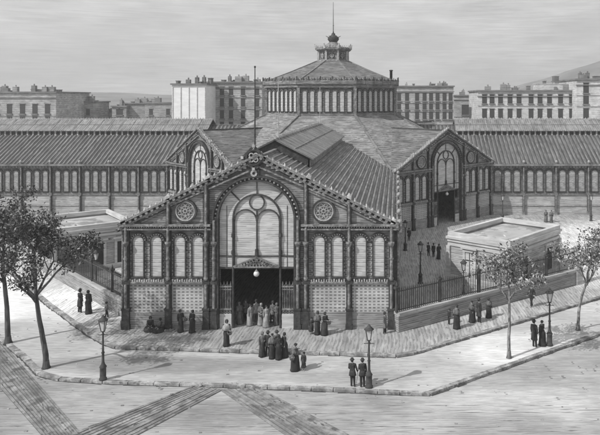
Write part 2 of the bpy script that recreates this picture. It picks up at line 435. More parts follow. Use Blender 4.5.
    q.m = 2
    for a in range(4,180,6):
        x, z = ax+3.1*math.cos(R(a)), 8.3+3.1*math.sin(R(a)); q.box(x-.06,x+.06,-.22,-.1,z-.06,z+.06)
    q.m = 0
    for s in (-1,1): q.box(ax+s*2.93-.08,ax+s*2.93+.08,-.3,.1,0,8.3)
    q.build('arch_moulding',['iron','iron','crest'],fa)
    q = MB()
    pts = [(ax-2.85,4.6),(ax+2.85,4.6)]+[(ax+2.85*math.cos(R(a)),8.3+2.85*math.sin(R(a))) for a in range(0,181,8)]
    q.m = 0; q.prism(pts,.12,.2); q.m = 1
    q.arc(ax,8.35,1.74,1.86,-.02,.13,0,180,24); 
    for s in (-1,1):
        q.tube((ax+s*1.8,.02,0),(ax+s*1.8,.02,8.35),.09,.08,6); q.arc(ax+s*.87,8.15,.8,.88,0,.13,0,180,16)
        q.bar((ax+s*1.32,.06,9.7),(ax+s*2.05,.06,10.45),.1,.06,(0,1,0))
        q.box(ax+s*.08-.05 if False else ax+s*1.72-.04,ax+s*1.72+.04,0,.12,4.6,8.2)
        for zz in (5.6,6.9): q.tube((ax+s*1.8,.02,zz),(ax+s*1.8,.02,zz+.3),.15,.13,6)
    q.arc(ax,9.55,.52,.6,0,.13,0,360,20)
    q.tube((ax,.04,5.3),(ax,.04,8.9),.06,.05,6); q.bar((ax,.06,10.2),(ax,.06,11.15),.06,.06,(0,1,0))
    q.tube((ax,-.0,5.4),(ax,-.0,6.0),.16,.12,6)
    q.box(ax-2.85,ax+2.85,.04,.12,5.42,5.5); q.box(ax-2.85,ax+2.85,.0,.24,4.5,4.62)
    for x in (-2.3,2.3): q.box(ax+x-.02,ax+x+.02,.08,.13,4.62,9.3)
    q.build('arched_window',['glass','iron'],fa)
    # portal truss
    q = MB()
    q.bar((ax-1.7,-.1,4.66),(ax+1.7,-.1,4.66),.12,.1); 
    for s in (-1,1): q.bar((ax+s*1.75,-.1,4.7),(ax,-.1,5.42),.12,.09); 
    q.m = 1
    for i in range(-6,7):
        x = i*.23; h = .68*(1-abs(x)/1.75)
        if h > .1: q.arc(ax+x,4.72+h*.45,h*.28,h*.42+.03,-.14,-.06,0,360,8)
    q.build('portal_canopy',['iron2','iron2'],fa)
    # side gates
    for s in (-1,1):
        q = MB(); q.m = 0; a, c = sorted((s*1.92,s*2.82))
        q.box(a,c,-.02,.06,3.1,3.2); q.box(a,c,-.02,.06,1.35,1.5); q.box(a,c,-.02,.06,2.9,2.95)
        for i in range(7):
            x = a+(c-a)*(i+.5)/7; q.box(x-.022,x+.022,0,.04,1.35,3.3)
            if i%2==0: q.tube((x,.02,3.3),(x,.02,3.55),.06,.01,4)
        for i in range(4):
            x = a+(c-a)*(i+.5)/4; q.arc(x,1.2,.05,.1,-.02,.03,0,360,8)
        q.m = 1; q.box(a,c,-.02,.08,0,1.08)
        q.build('gate',['iron2','stonelt'],fa,Matrix.Translation((ax,0,0)))
    return fa

rest = MB()                                  # hidden or out-of-frame windows of the hall, one mesh
front_f = facade(TR(C,YF), front=True)
D8 = 24.6
r2 = math.sqrt(.5)
right_g = facade(TR(C+D8*r2, YC-D8*r2, 0, R(45)))
left_g = facade(TR(C-D8*r2, YC-D8*r2, 0, R(-45)))
# the left gable is a little narrower
left_g.matrix_local = HI @ TR(C-D8*r2+.35, YC-D8*r2+.35, 0, R(-45), .93)
for W in (TR(C+59,YC,0,R(90)), TR(C-59,YC,0,R(-90)), TR(C,YC+59,0,R(180)), TR(C+D8*r2,YC+D8*r2,0,R(135)), TR(C-D8*r2,YC+D8*r2,0,R(-135))):
    facade(W, detail=False)
# front ornament with roundel on the gable top
q = MB(); q.M = Matrix.Translation((0,-.35,13.0))
q.m = 0; q.arc(0,0,.5,.62,-.1,.15,0,360,20); q.m = 1; q.arc(0,0,.01,.5,-.02,.08,0,360,20); q.m = 2
for k in range(4):
    q.arc(.24*math.cos(k*PI/2+PI/4),.24*math.sin(k*PI/2+PI/4),.12,.2,-.1,.02,0,360,10)
    a0, a1 = k*PI/2, (k+1)*PI/2
    q.m = 0; q.bar((.86*math.cos(a0),0,.86*math.sin(a0)),(.86*math.cos(a1),0,.86*math.sin(a1)),.16,.1,(0,1,0)); q.m = 2
    q.box(.86*math.cos(a0)-.1,.86*math.cos(a0)+.1,-.15,.1,.86*math.sin(a0)-.1,.86*math.sin(a0)+.1)
q.M = Matrix.Translation((0,-.2,0)); q.m = 0; q.box(-.4,.4,-.1,.2,11.45,12.1); q.m = 2; q.arc(0,11.8,.12,.26,-.16,.0,0,360,10)
q.build('gable_roundel',['iron','dark','crest'],front_f,Matrix.Translation((-.35,0,0)))
q = MB(); q.tube((0,0,0),(0,0,6.6),.07,.035,8); q.tube((0,0,6.6),(0,0,6.75),.07,.07,8)
wpart(q,'flagpole','iron',hall,TR(C-.4,YF+.3,13.2))
q = MB(); q.tube((0,0,0),(0,0,5.4),.045,.03,6); q.lathe([(.02,0),(.12,.05),(.12,.3),(.02,.35)],n=8)
wpart(q,'lightning_rod','crest',hall,TR(C+.1,57.5,13.8))
q = MB(); q.tube((0,0,0),(0,0,5.2),.05,.03,6); q.lathe([(.02,0),(.12,.05),(.12,.3),(.02,.35)],n=8)
wpart(q,'lightning_rod','crest',hall,TR(C+.1,89,13.8))

def side_wall(W, L_, sp, nwin, name_near=True):
    """wall along local +x from 0, outward -y"""
    m = MB(); m.m = 0; m.box(0,L_,0,.3,3.0,7.6); m.m = 1; m.box(0,L_,-.03,.3,0,3.0); m.m = 2; m.box(0,L_,-.25,.02,3.0,3.15); m.box(0,L_,-.3,.02,7.25,7.4); m.box(0,L_,-.12,.0,1.25,1.32)
    m.m = 3; k = int(L_/.45)
    for i in range(k): m.box(.2+i*.45,.32+i*.45,-.2,.0,7.05,7.22)
    wl = wpart(m,'side_wall',['wall','lwall','iron2','crest'],hall,W)
    n = int(L_/sp+.01)
    col0 = None
    for i in range(n+1):
        x = i*sp
        if col0 is None:
            q = MB(); q.m = 0; q.box(-.14,.14,-.3,.0,0,7.6); q.m = 1; q.tube((0,-.34,0),(0,-.34,7.3),.13,.11,8); q.box(-.24,.24,-.48,.0,7.35,7.8); q.m = 2; q.lathe([(.05,7.75),(.2,7.85),(.2,8.05),(.05,8.2)],0,-.45,6); q.m = 1; q.box(-.22,.22,-.44,.0,2.9,3.3); q.box(-.2,.2,-.46,0,0,.5)
            col0 = q.build('column',['iron','iron2','crest'],wl); col0.location = (x,0,0)
        else:
            c = col0.copy(); COL.objects.link(c); c.parent = wl; c.location = (x,0,0)
    w0 = None
    hwid = (sp-.6)/nwin/2-.24
    for i in range(n):
        for k in range(nwin):
            x = i*sp+.3+(sp-.6)*(k+.5)/nwin
            if not name_near or not (-63 < (W@Vector((x,0,0))).x < 32):
                rest.M = W @ Matrix.Translation((x,0,0)); win_panel(rest,0,hwid,3.5,6.2); continue
            if w0 is None:
                q = MB(); win_panel(q,0,hwid,3.5,6.2); w0 = q.build('window',WW,wl); w0.location = (x,0,0)
            else:
                c = w0.copy(); COL.objects.link(c); c.parent = wl; c.location = (x,0,0)
    return wl
YW = YC-10.2
side_wall(TR(C+24.7,YW), 34.0, 4.85, 3)                    # right wing, towards viewer
# left wing: local x from far left to gable
side_wall(TR(C-59,YW), 35.2, 4.4, 3)
side_wall(TR(C+10.2,YF+.4,0,R(90)), 33.6, 4.8, 3, False)   # front nave, right side
side_wall(TR(C-10.2,YF+34,0,R(-90)), 33.6, 4.8, 3, False)  # front nave, left side
side_wall(TR(C+59,YC+10.2,0,R(180)), 34.4, 4.85, 3, False)
side_wall(TR(C-24.6,YC+10.2,0,R(180)), 34.4, 4.85, 3, False)
rest.M = None
o = rest.build('window', WW, hall); o.matrix_local = HI; o['kind'] = 'stuff'

def nave_roof(W, L_, sp, mon=None, y0=-.35, along=False):
    m = MB()
    ze = ZE-.25; xe = 10.7
    m.m = 0
    m.prism([(-xe,ze),(0,ZT),(xe,ze),(xe,ze+.14),(0,ZT+.16),(-xe,ze+.14)], y0, L_)
    if along:
        for i in range(26):
            f = (i+.5)/26; x = xe*(1-f); z = ze+(ZT-ze)*f
            for s in (-1,1):
                m.m = 1; m.bar((s*x,y0,z+.2),(s*x,L_,z+.2),.13,.12)
                m.m = 2; m.bar((s*(x-.14),y0+.05,z+.215),(s*(x-.14),L_,z+.215),.12,.03)
                m.m = 1; m.tube((s*x,y0-.12,z+.24),(s*x,y0+.1,z+.24),.12,.12,6)
    n = int((L_-y0)/sp) if not along else -1
    for i in range(n+1):
        y = y0+.1+i*sp
        for s in (-1,1):
            m.m = 1; m.bar((s*xe,y,ze+.18),(0,y,ZT+.2),.12,.1)
            m.m = 2; m.bar((s*xe,y+.22,ze+.15),(0,y+.22,ZT+.17),.13,.04)
    m.m = 1; m.bar((0,y0,ZT+.25),(0,L_,ZT+.25),.3,.14)
    k = 0
    m.m = 1
    for s in (-1,1): m.bar((s*(xe+.05),y0,ze+.02),(s*(xe+.05),L_,ze+.02),.2,.26)
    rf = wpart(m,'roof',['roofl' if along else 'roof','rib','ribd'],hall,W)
    if mon:
        a, c = mon; m = MB(); m.m = 0
        w, zt, zz = 3.3, 13.95, 12.15
        m.prism([(-w,zz),(0,zt-.12),(w,zz),(w,zz+.12),(0,zt),(-w,zz+.12)], a, c)
        m.m = 1; kx = int((c-a)/1.75)
        for i in range(kx+1):
            y = a+(c-a)*i/kx
            for s in (-1,1): m.bar((s*w,y,zz+.13),(0,y,zt+.02),.1,.06)
        for s in (-1,1): m.bar((s*w*.5,a,(zz+zt)/2+.09),(s*w*.5,c,(zz+zt)/2+.09),.12,.05)
        m.m = 2; 
        for s in (-1,1):
            m.box(min(s*2.9,s*2.8),max(s*2.9,s*2.8),a+.3,c-.3,10.9,12.2)
            for i in range(int((c-a)/.9)): 
                y = a+.5+i*.9; m.m = 3; m.box(min(s*2.9,s*3.0),max(s*2.9,s*3.0),y,y+.25,11.3,12.2); m.m = 2
        for y in (a+.3,c-.4): m.prism([(-2.9,10.9),(2.9,10.9),(2.9,12.3),(0,13.8),(-2.9,12.3)],y,y+.1)
        m.m = 3
        for i in range(int((c-a)/.45)):
            y = a+.2+i*.45; m.tube((0,y,zt),(0,y,zt+.32),.1,.03,4); 
        m.bar((0,a,zt+.05),(0,c,zt+.05),.16,.14)
        m.build('roof_lantern',['lantern','rib','iron','crest'],rf)
    return rf
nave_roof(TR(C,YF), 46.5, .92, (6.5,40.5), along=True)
nave_roof(TR(C+59,YC,0,R(90)), 46.5, .62, (3,39))
nave_roof(TR(C-59,YC,0,R(-90)), 46.5, .62, (3,39))
nave_roof(TR(C,YC+59,0,R(180)), 46.5, .62, (3,39))
for s in (45,135,-45,-135):
    W = TR(C+D8*math.sin(R(s)), YC-D8*math.cos(R(s)), 0, R(s))
    if s == -45: W = TR(C-D8*r2+.35, YC-D8*r2+.35, 0, R(-45), .93)
    m = MB(); m.m = 0
    m.prism([(-10.5,ZE-.1),(0,ZT),(10.5,ZE-.1),(10.5,ZE+.04),(0,ZT+.15),(-10.5,ZE+.04)],-.3,12)
    for i in range(6):
        f = i/5.5
        for s2 in (-1,1): m.m = 1; m.bar((s2*10.4*(1-f),-.3,ZE+.02+f*5.15),(s2*10.4*(1-f),12,ZE+.02+f*5.15),.06,.05)
    m.bar((0,-.3,ZT+.2),(0,12,ZT+.2),.3,.14)
    wpart(m,'roof',['dome','ribd'],hall,W)
# octagonal skirt roof
def octo(ap, z, rot=R(22.5)): 
    r = ap/math.cos(R(22.5)); return [(r*math.cos(rot+k*PI/4), r*math.sin(rot+k*PI/4), z) for k in range(8)]
def octo_ring(m, a0, z0, a1, z1, n=8):
    p, q = octo(a0,z0), octo(a1,z1); m._add(p+q, [(k,(k+1)%8,8+(k+1)%8,8+k) for k in range(8)])
CEN = TR(C,YC)
m = MB(); octo_ring(m, D8-.8, 7.95, 10.1, 14.9); m.m = 1
p, q = octo(D8-.8,8.0), octo(10.1,15.0)
for k in range(8): m.bar(p[k],q[k],.34,.2)
wpart(m,'skirt_roof',['skirt','rib'],hall,CEN)
# drum
m = MB(); octo_ring(m, 10.2, 14.0, 10.2, 19.3); m.m = 1
for ap0, z0, ap1, z1 in ((10.35,14.7,10.35,15.15),(10.35,15.15,10.2,15.15),(10.2,19.1,10.6,19.1),(10.6,19.1,10.6,19.4),(10.6,19.4,10.85,19.6),(10.85,19.6,10.85,20.15),(10.85,20.15,10.0,20.2)): octo_ring(m,ap0,z0,ap1,z1)
p = octo(10.3,0)
m.m = 2
for x,y,z in p: m.box(x-.22,x+.22,y-.22,y+.22,14.7,20.2)
drum = wpart(m,'drum',['wall','wall','iron2'],hall,CEN)
m = MB()
p = octo(10.75,20.15)
for k in range(8):
    a, c = Vector(p[k]), Vector(p[(k+1)%8]); n = 22
    for i in range(n):
        u = a.lerp(c,(i+.5)/n); m.m = i%2; m.tube(u,u+Vector((0,0,.5 if i%2 else .38)),.14,.06,5)
    for i in range(5):
        u = a.lerp(c,i/5); m.m = 0; m.box(u.x-.09,u.x+.09,u.y-.09,u.y+.09,19.5,20.75)
    m.m = 0; m.bar(a+Vector((0,0,.12)),c+Vector((0,0,.12)),.14,.1)
m.build('cresting',['iron','iron2'],drum)
side = 2*10.2*math.tan(R(22.5))
w0 = None; rest2 = MB()
def drumwin(q, d=0):
    win_panel(q,0,.34,15.45,18.3)
for k, ang in enumerate((0,45,-45,90,-90,135,-135,180)):
    Wf = Matrix.Rotation(R(ang),4,'Z') @ Matrix.Translation((0,-10.2,0))
    for i in range(7):
        x = -side/2+side*(i+.5)/7
        x = x*.93
        if k < 3:
            if w0 is None: q = MB(); drumwin(q); w0 = q.build('window',WM,drum); c = w0
            else: c = w0.copy(); COL.objects.link(c); c.parent = drum
            c.matrix_local = Wf @ Matrix.Translation((x,0,0))
        else: rest2.M = Wf @ Matrix.Translation((x,0,0)); drumwin(rest2)
o = rest2.build('window',WM,drum); o['kind'] = 'stuff'
# dome roof, cupola
m = MB(); octo_ring(m,10.3,20.1,6.4,21.75); octo_ring(m,6.4,21.75,2.6,23.5); m.m = 1
ps = [octo(10.3,20.15),octo(6.4,21.8),octo(2.6,23.55)]
for k in range(8):
    for i in range(2): m.bar(ps[i][k],ps[i+1][k],.26,.16)
m.m = 2; m.lathe([(.22,20.2),(.22,21.9),(.3,21.9),(.3,22.05),(.05,22.1)],9.6,-1.8,8)
dm = wpart(m,'dome_roof',['dome','rib','iron'],hall,CEN)
m = MB(); m.m = 0
for a0,z0,a1,z1 in ((2.6,23.4,2.5,23.7),(2.5,23.7,2.2,23.8),(2.2,23.8,2.2,25.0),(2.2,25.0,2.85,25.4),(2.85,25.4,2.85,25.75),(2.85,25.75,1.4,26.05),(1.4,26.05,.7,26.7)): octo_ring(m,a0,z0,a1,z1)
for k, pp in enumerate(octo(2.35,0)):
    m.m = 1; m.box(pp[0]-.16,pp[0]+.16,pp[1]-.16,pp[1]+.16,23.6,25.4)
for pp in octo(2.75,0): m.tube((pp[0],pp[1],25.6),(pp[0]*1.08,pp[1]*1.08,26.35),.26,.08,5)
pc = octo(2.8,25.9)
for k in range(8):
    for i in range(5):
        u = Vector(pc[k]).lerp(Vector(pc[(k+1)%8]),(i+.5)/5); m.tube(u-Vector((0,0,.2)),u+Vector((0,0,.18)),.12,.05,5)
for k in range(8):
    m.M = Matrix.Rotation(k*PI/4,4,'Z') @ Matrix.Translation((0,-2.22,0)); m.m = 2
    m.prism([(-.42,23.95),(.42,23.95),(.42,24.55),(.25,24.85),(-.25,24.85),(-.42,24.55)],-.04,.05); m.m = 1; m.arc(0,24.4,.25,.33,-.1,0,0,360,10)
    m.box(-.05,.05,-.1,0,23.9,24.9)
m.M = None
m.build('cupola',['iron2','crest','iron'],dm)
m = MB(); m.lathe([(.7,26.5),(.55,26.65),(.75,26.9),(.95,27.2),(.9,27.5),(.5,27.85),(.3,27.95),(.35,28.1),(.12,28.3),(.08,28.6)],n=12)
for k in range(6): t = k*PI/3; m.tube((.7*math.cos(t),.7*math.sin(t),27.5),(1.25*math.cos(t),1.25*math.sin(t),27.75),.08,.03,4)
m.tube((0,0,28.4),(0,0,33.4),.07,.03,6); m.lathe([(.02,29.4),(.13,29.5),(.02,29.6)],n=8)
m.build('finial','iron',dm)

# ------------------------------------------------------------------ hanging globe lamps
def globe_lamp(x, y, rz, label):
    t = empty('hanging_lamp',(x,y,3.85),rz); tag(t,label,'lamp','globe lamps under the portal canopies')
    q = MB(); q.lathe([(.22*math.sin(R(a)),.30-.22*math.cos(R(a))) for a in range(4,177,16)],n=14); q.build('globe','globe',t)
    q = MB(); q.tube((0,0,.5),(0,0,.72),.035,.03,6); q.lathe([(.12,.5),(.1,.56),(.03,.6)],n=8); q.build('rod','iron2',t)
globe_lamp(C-.2,YF-.1,0,'white glass globe hanging over the main front entrance')
globe_lamp(C+D8*r2+.1,YC-D8*r2-.1,R(45),'white glass globe over the small doorway of the right inner gable')
globe_lamp(C-D8*r2+.25,YC-D8*r2+.25,R(-45),'white glass globe over the doorway of the left inner gable')

# ------------------------------------------------------------------ railings on retaining walls
def railing(A, B, label, slope=False):
    A, B = Vector((*A,0)), Vector((*B,0)); L_ = (B-A).length; d = (B-A).normalized(); rz = math.atan2(d.y,d.x)
    t = empty('railing_fence', A, rz); tag(t,label,'fence','spiked railing fences on low stone walls')
    q = MB(); q.box(0,L_,-.25,.25,0,1.25); q.build('retaining_wall','fencewall',t)
    q = MB(); n = int(L_/1.6)
    for i in range(n): q.box(L_*i/n+.01,L_*(i+1)/n-.01,-.36,.36,1.25,1.45)
    q.build('coping','cope',t)
    q = MB(); q.box(0,L_,-.03,.03,1.55,1.62); q.box(0,L_,-.03,.03,2.95,3.02); n = int(L_/.19)
    for i in range(n):
        x = L_*(i+.5)/n; q.box(x-.025,x+.025,-.02,.02,1.45,3.12 ); q.tube((x,0,3.1),(x,0,3.36),.055,.008,4)
    q.build('railing','picket',t)
    n = round(L_/4.2); p0 = None
    for i in range(n+1):
        last = (i == n); 
        q = MB(); w = .32 if last else .09
        q.box(-w,w,-w,w,0 if last else 1.45,3.2); q.box(-w-.08,w+.08,-w-.08,w+.08,3.2,3.36); q.lathe([(w,3.36),(w*.9,3.5),(.02,3.72)],n=8)
        if last: q.box(-w-.1,w+.1,-w-.1,w+.1,0,1.5)
        if p0 is None or last:
            o = q.build('post','cope' if last else 'picket',t); o.location = (L_*i/n,0,0); p0 = p0 or o
        else:
            o = p0.copy(); COL.objects.link(o); o.parent = t; o.location = (L_*i/n,0,0)
railing((C+10.45,49.2),(17.0,61.9),'long iron railing on stone wall beside the square parapet pavilion on the right')
railing((C-10.0,51.3),(C-28.7,70.2),'iron railing on low wall running behind the left trees')

# ------------------------------------------------------------------ pavilions
def pavilion(P, dirx, W_, D_, h, label, doors, sign=False):
    """P = corner, local x along dirx face (outward -y)."""
    rz = math.atan2(dirx[1],dirx[0]); t = empty('stone_pavilion',(*P,0),rz); tag(t,label,'pavilion','flat roofed stone pavilions in the courts')
    q = MB(); q.box(0,W_,0,D_,0,h-.9); q.m = 1
    for x in (0,W_):
        for y in (0,D_): q.box(x-.2,x+.2,y-.2,y+.2,0,h-1.3)
    q.box(-.12,W_+.12,-.12,D_+.12,0,.5); q.box(-.1,W_+.1,-.1,D_+.1,h-1.3,h-1.05)
    q.build('wall',['stone','stonelt'],t)
    q = MB(); q.m = 0; o_ = .24
    q.box(-.12,W_+.12,-.12,D_+.12,h-.9,h-.62)
    for (x0,x1,y0,y1) in ((-o_,W_+o_,-o_,0),(-o_,W_+o_,D_,D_+o_),(-o_,0,0,D_),(W_,W_+o_,0,D_)):
        q.box(x0,x1,y0,y1,h-.62,h-.4)
    g = -.1
    for (x0,x1,y0,y1) in ((g,W_-g,g,g+.4),(g,W_-g,D_-g-.4,D_-g),(g,g+.4,g+.4,D_-g-.4),(W_-g-.4,W_-g,g+.4,D_-g-.4)):
        q.box(x0,x1,y0,y1,h-.4,h)
    q.build('parapet',['stonelt'],t)
    q = MB(); c = (W_/2,D_/2,h-.35); z = h-.6
    q._add([(.3,.3,z),(W_-.3,.3,z),(W_-.3,D_-.3,z),(.3,D_-.3,z),c],[(0,1,4),(1,2,4),(2,3,4),(3,0,4)]); q.build('roof','lwall',t)
    for face, x, w, dh, dk in doors:
        q = MB(); q.m = 1; q.box(-w/2-.25,-w/2,-.14,.0,0,dh+.3); q.box(w/2,w/2+.25,-.14,.0,0,dh+.3); q.box(-w/2,w/2,-.14,.0,dh,dh+.3); q.box(-w/2-.4,w/2+.4,-.3,.0,dh+.3,dh+.46)
        q.m = 0; q.box(-w/2,w/2,-.04,.02,0.02,dh)
        q.m = 2; q.box(-.03,.03,-.08,0,0.02,dh); q.box(-w/2,w/2,-.08,0,dh*.72,dh*.75)
        Wm = {'x': Matrix.Translation((x,0,0)), 'y': Matrix.Translation((W_,x,0)) @ Matrix.Rotation(PI/2,4,'Z'), '-y': Matrix.Translation((0,x,0)) @ Matrix.Rotation(-PI/2,4,'Z')}[face]
        q.build('door',[dk,'stonelt','iron'],t,Wm)
    if sign:
        q = MB(); q.box(1.6,W_-1.6,-.09,.0,h-2.0,h-1.35); q.m = 1; rn = random.Random(5); x = 2.0
        while x < W_-2.0:
            w = rn.uniform(.07,.12); q.box(x,x+.05,-.11,-.08,h-1.75,h-1.55)
            if rn.random()<.6: q.box(x,x+w,-.11,-.08,h-1.58,h-1.55)
            if rn.random()<.6: q.box(x,x+w,-.11,-.08,h-1.75,h-1.72)
            if rn.random()<.5: q.box(x+w-.04,x+w,-.11,-.08,h-1.75,h-1.55)
            x += w+.07
        q.build('name_board',['cope','iron'],t)
# right pavilion: near corner (10.3,59.3); left-front face runs from left corner to near corner
u = Vector((.77,-.64)); lc = Vector((10.3,59.4))-u*6.7
pavilion(lc,(u.x,u.y),6.7,9.9,4.55,'square stone pavilion with sunken roof behind the right railing',[('x',2.4,.95,2.9,'stonelt'),('y',7.6,1.1,2.7,'dark'),('y',2.6,1.1,2.7,'dark')])
u2 = Vector((6.8,5.5)).normalized(); rc = Vector((-27.7,68.9))
pavilion(rc-u2*7.3,(u2.x,u2.y),7.3,8.7,4.7,'stone pavilion with dark doors half hidden by the left trees',[('x',6.3,1.0,2.7,'dark'),('x',3.9,1.15,2.7,'dark'),('x',1.2,1.0,2.7,'dark')],True)

# ------------------------------------------------------------------ street lamps
def street_lamp(x, y, z, h, label):
    t = empty('street_lamp',(x,y,z)); tag(t,label,'street lamp','gas street lamps')
    k = h/3.8
    q = MB(); q.lathe([(.24,0),(.24,.12),(.19,.16),(.19,.75*k),(.23,.8*k),(.13,.95*k),(.085,1.1*k),(.075,1.6*k),(.11,1.65*k),(.07,1.72*k),(.05,2.7*k),(.09,2.75*k),(.05,2.82*k),(.06,2.95*k)],n=10)
    q.bar((-.32,0,2.72*k),(.32,0,2.72*k),.035,.035)
    q.build('post','lamp',t)
    b0 = 2.95*k; hh = .62*k
    q = MB(); q.lathe([(.12,b0),(.25,b0+hh)],n=4,rot=PI/4,smooth=False); q.build('lantern_glass','lglass',t)
    q = MB()
    for i in range(4):
        a = i*PI/2+PI/4; q.bar((.125*math.cos(a),.125*math.sin(a),b0),(.26*math.cos(a),.26*math.sin(a),b0+hh),.035,.035)
    q.lathe([(.3,b0+hh),(.31,b0+hh+.04),(.12,b0+hh+.2*k),(.1,b0+hh+.26*k),(.03,b0+hh+.34*k)],n=8)
    q.lathe([(.06,b0-.08),(.14,b0-.02),(.14,b0+.02)],n=8)
    q.build('lantern_frame','lamp',t)
for px, py, z, h, lb in ((103,380,ZP,3.95,'iron street lamp at the front kerb beside the left tree shadow'),
    (369,387.5,ZP,3.75,'iron street lamp beside two men at the front kerb'),
    (549.6,345.5,ZP,4.0,'iron street lamp beside a couple on the right promenade'),
    (405.3,250.5,0,3.4,'street lamp in the dark right court nearest the front hall'),
    (420.4,283.5,0,3.9,'tall street lamp just behind the railing in the right court'),
    (406.4,230,0,3.5,'farthest street lamp in the right court, near the inner gable'),
    (463.5,304.5,0,3.75,'street lamp between the railing and the right pavilion door'),
    (502.6,221,0,3.8,'street lamp by the right wing wall behind the pavilion'),
    (591,221,0,3.8,'street lamp before the wing wall at the right edge'),
    (96,292,0,3.75,'pale headed street lamp behind the left railing')):
    x, y = G(px,py,z); street_lamp(x,y,z,h,lb)

# ------------------------------------------------------------------ trees
def tree(px, py, z, h, crown, kind, seed, label, lean=(0,0), nleaf=3000, tr=.2, start=.42, leaf=.17):
    x0, y0 = G(px,py,z); rn = random.Random(seed)
    t = empty('street_tree',(x0,y0,z)); tag(t,label,'tree','young street trees')
    m = MB(); tips = []; segs = []
    def grow(p, d, L_, r, lvl, nseg=4):
        d = Vector(d).normalized()
        for i in range(nseg):
            q = p+d*(L_/nseg); r2_ = r*(.86 if lvl else .93)
            m.tube(p,q,r,r2_,7 if lvl<2 else 5,False); segs.append((p,q,lvl))
            p, r = q, r2_
            d = (d+Vector((rn.uniform(-1,1),rn.uniform(-1,1),rn.uniform(-.4,.6)))*(.10 if lvl==0 else .22)).normalized()
            if lvl and lvl < 4 and i >= 1 and rn.random() < .85:
                nd = (d+Vector((rn.uniform(-1,1),rn.uniform(-1,1),rn.uniform(-.3,.7)))*.95).normalized(); grow(p,nd,L_*.62,r*.62,lvl+1,3)
        if lvl and lvl < 4:
            for k in range(3 if lvl==2 else 2):
                nd = (d+Vector((rn.uniform(-1,1),rn.uniform(-1,1),rn.uniform(-.3,.6)))*.7).normalized(); grow(p,nd,L_*.62,r*.7,lvl+1,3)
        return p, d
    m.lathe([(tr*1.7,-.05),(tr*1.25,.15),(tr,.5)],n=8)
    tp, td = grow(Vector((0,0,0)), Vector((lean[0],lean[1],1)), h*start, tr, 0, 6)
    n = 5
    for k in range(n):
        a = 2*PI*k/n+rn.uniform(-.4,.4); up = rn.uniform(.9,1.5)
        grow(tp-Vector((0,0,rn.uniform(0,h*.05))), Vector((math.cos(a),math.sin(a),up)), h*crown*rn.uniform(.8,1.05), tr*.5, 1, 4)
    grow(tp, Vector((0,0,1)), h*crown*1.1, tr*.6, 1, 4)
    m.build('trunk','bark' if kind=='d' else 'barkl',t)
    sg = [s for s in segs if s[2]>=3] or segs
    lf = MB()
    cl = [rn.choice(sg) for _ in range(int(nleaf/14))]
    for (p,q,l) in cl:
        c = p.lerp(q,rn.random()); sp = rn.uniform(.12,.36)
        for _ in range(14):
            o = c+Vector((rn.gauss(0,sp),rn.gauss(0,sp),rn.gauss(0,sp*.8)))
            s_ = leaf*rn.uniform(.6,1.4)
            ax = Vector((rn.uniform(-1,1),rn.uniform(-1,1),rn.uniform(-1,1))).normalized(); bx = ax.orthogonal().normalized()
            bx = Matrix.Rotation(rn.uniform(0,6.28),3,ax) @ bx; cx = ax.cross(bx)
            lf._add([o-bx*s_, o+cx*s_*.45-bx*.1*s_, o+bx*s_, o-cx*s_*.45+bx*.1*s_],[(0,1,2,3)])
    lf.build('crown','leafd' if kind=='d' else 'leafl',t)
tree(8,343,ZP,11.6,.235,'d',11,'dark leafy tree at the far left edge of the picture',(-.03,0),6800,.2,.43,.105)
tree(46,368,ZP,11.6,.22,'d',31,'dark leafy tree nearest the front left kerb',(-.02,0),6600,.19,.43,.105)
tree(509,358,ZP,8.0,.22,'l',5,'slender pale tree in front of the right stone pavilion',(-.02,0),2300,.13,.52,.11)
tree(578,330,ZP,7.8,.22,'l',9,'slender pale tree at the right edge of the promenade',(.04,0),2300,.13,.52,.11)

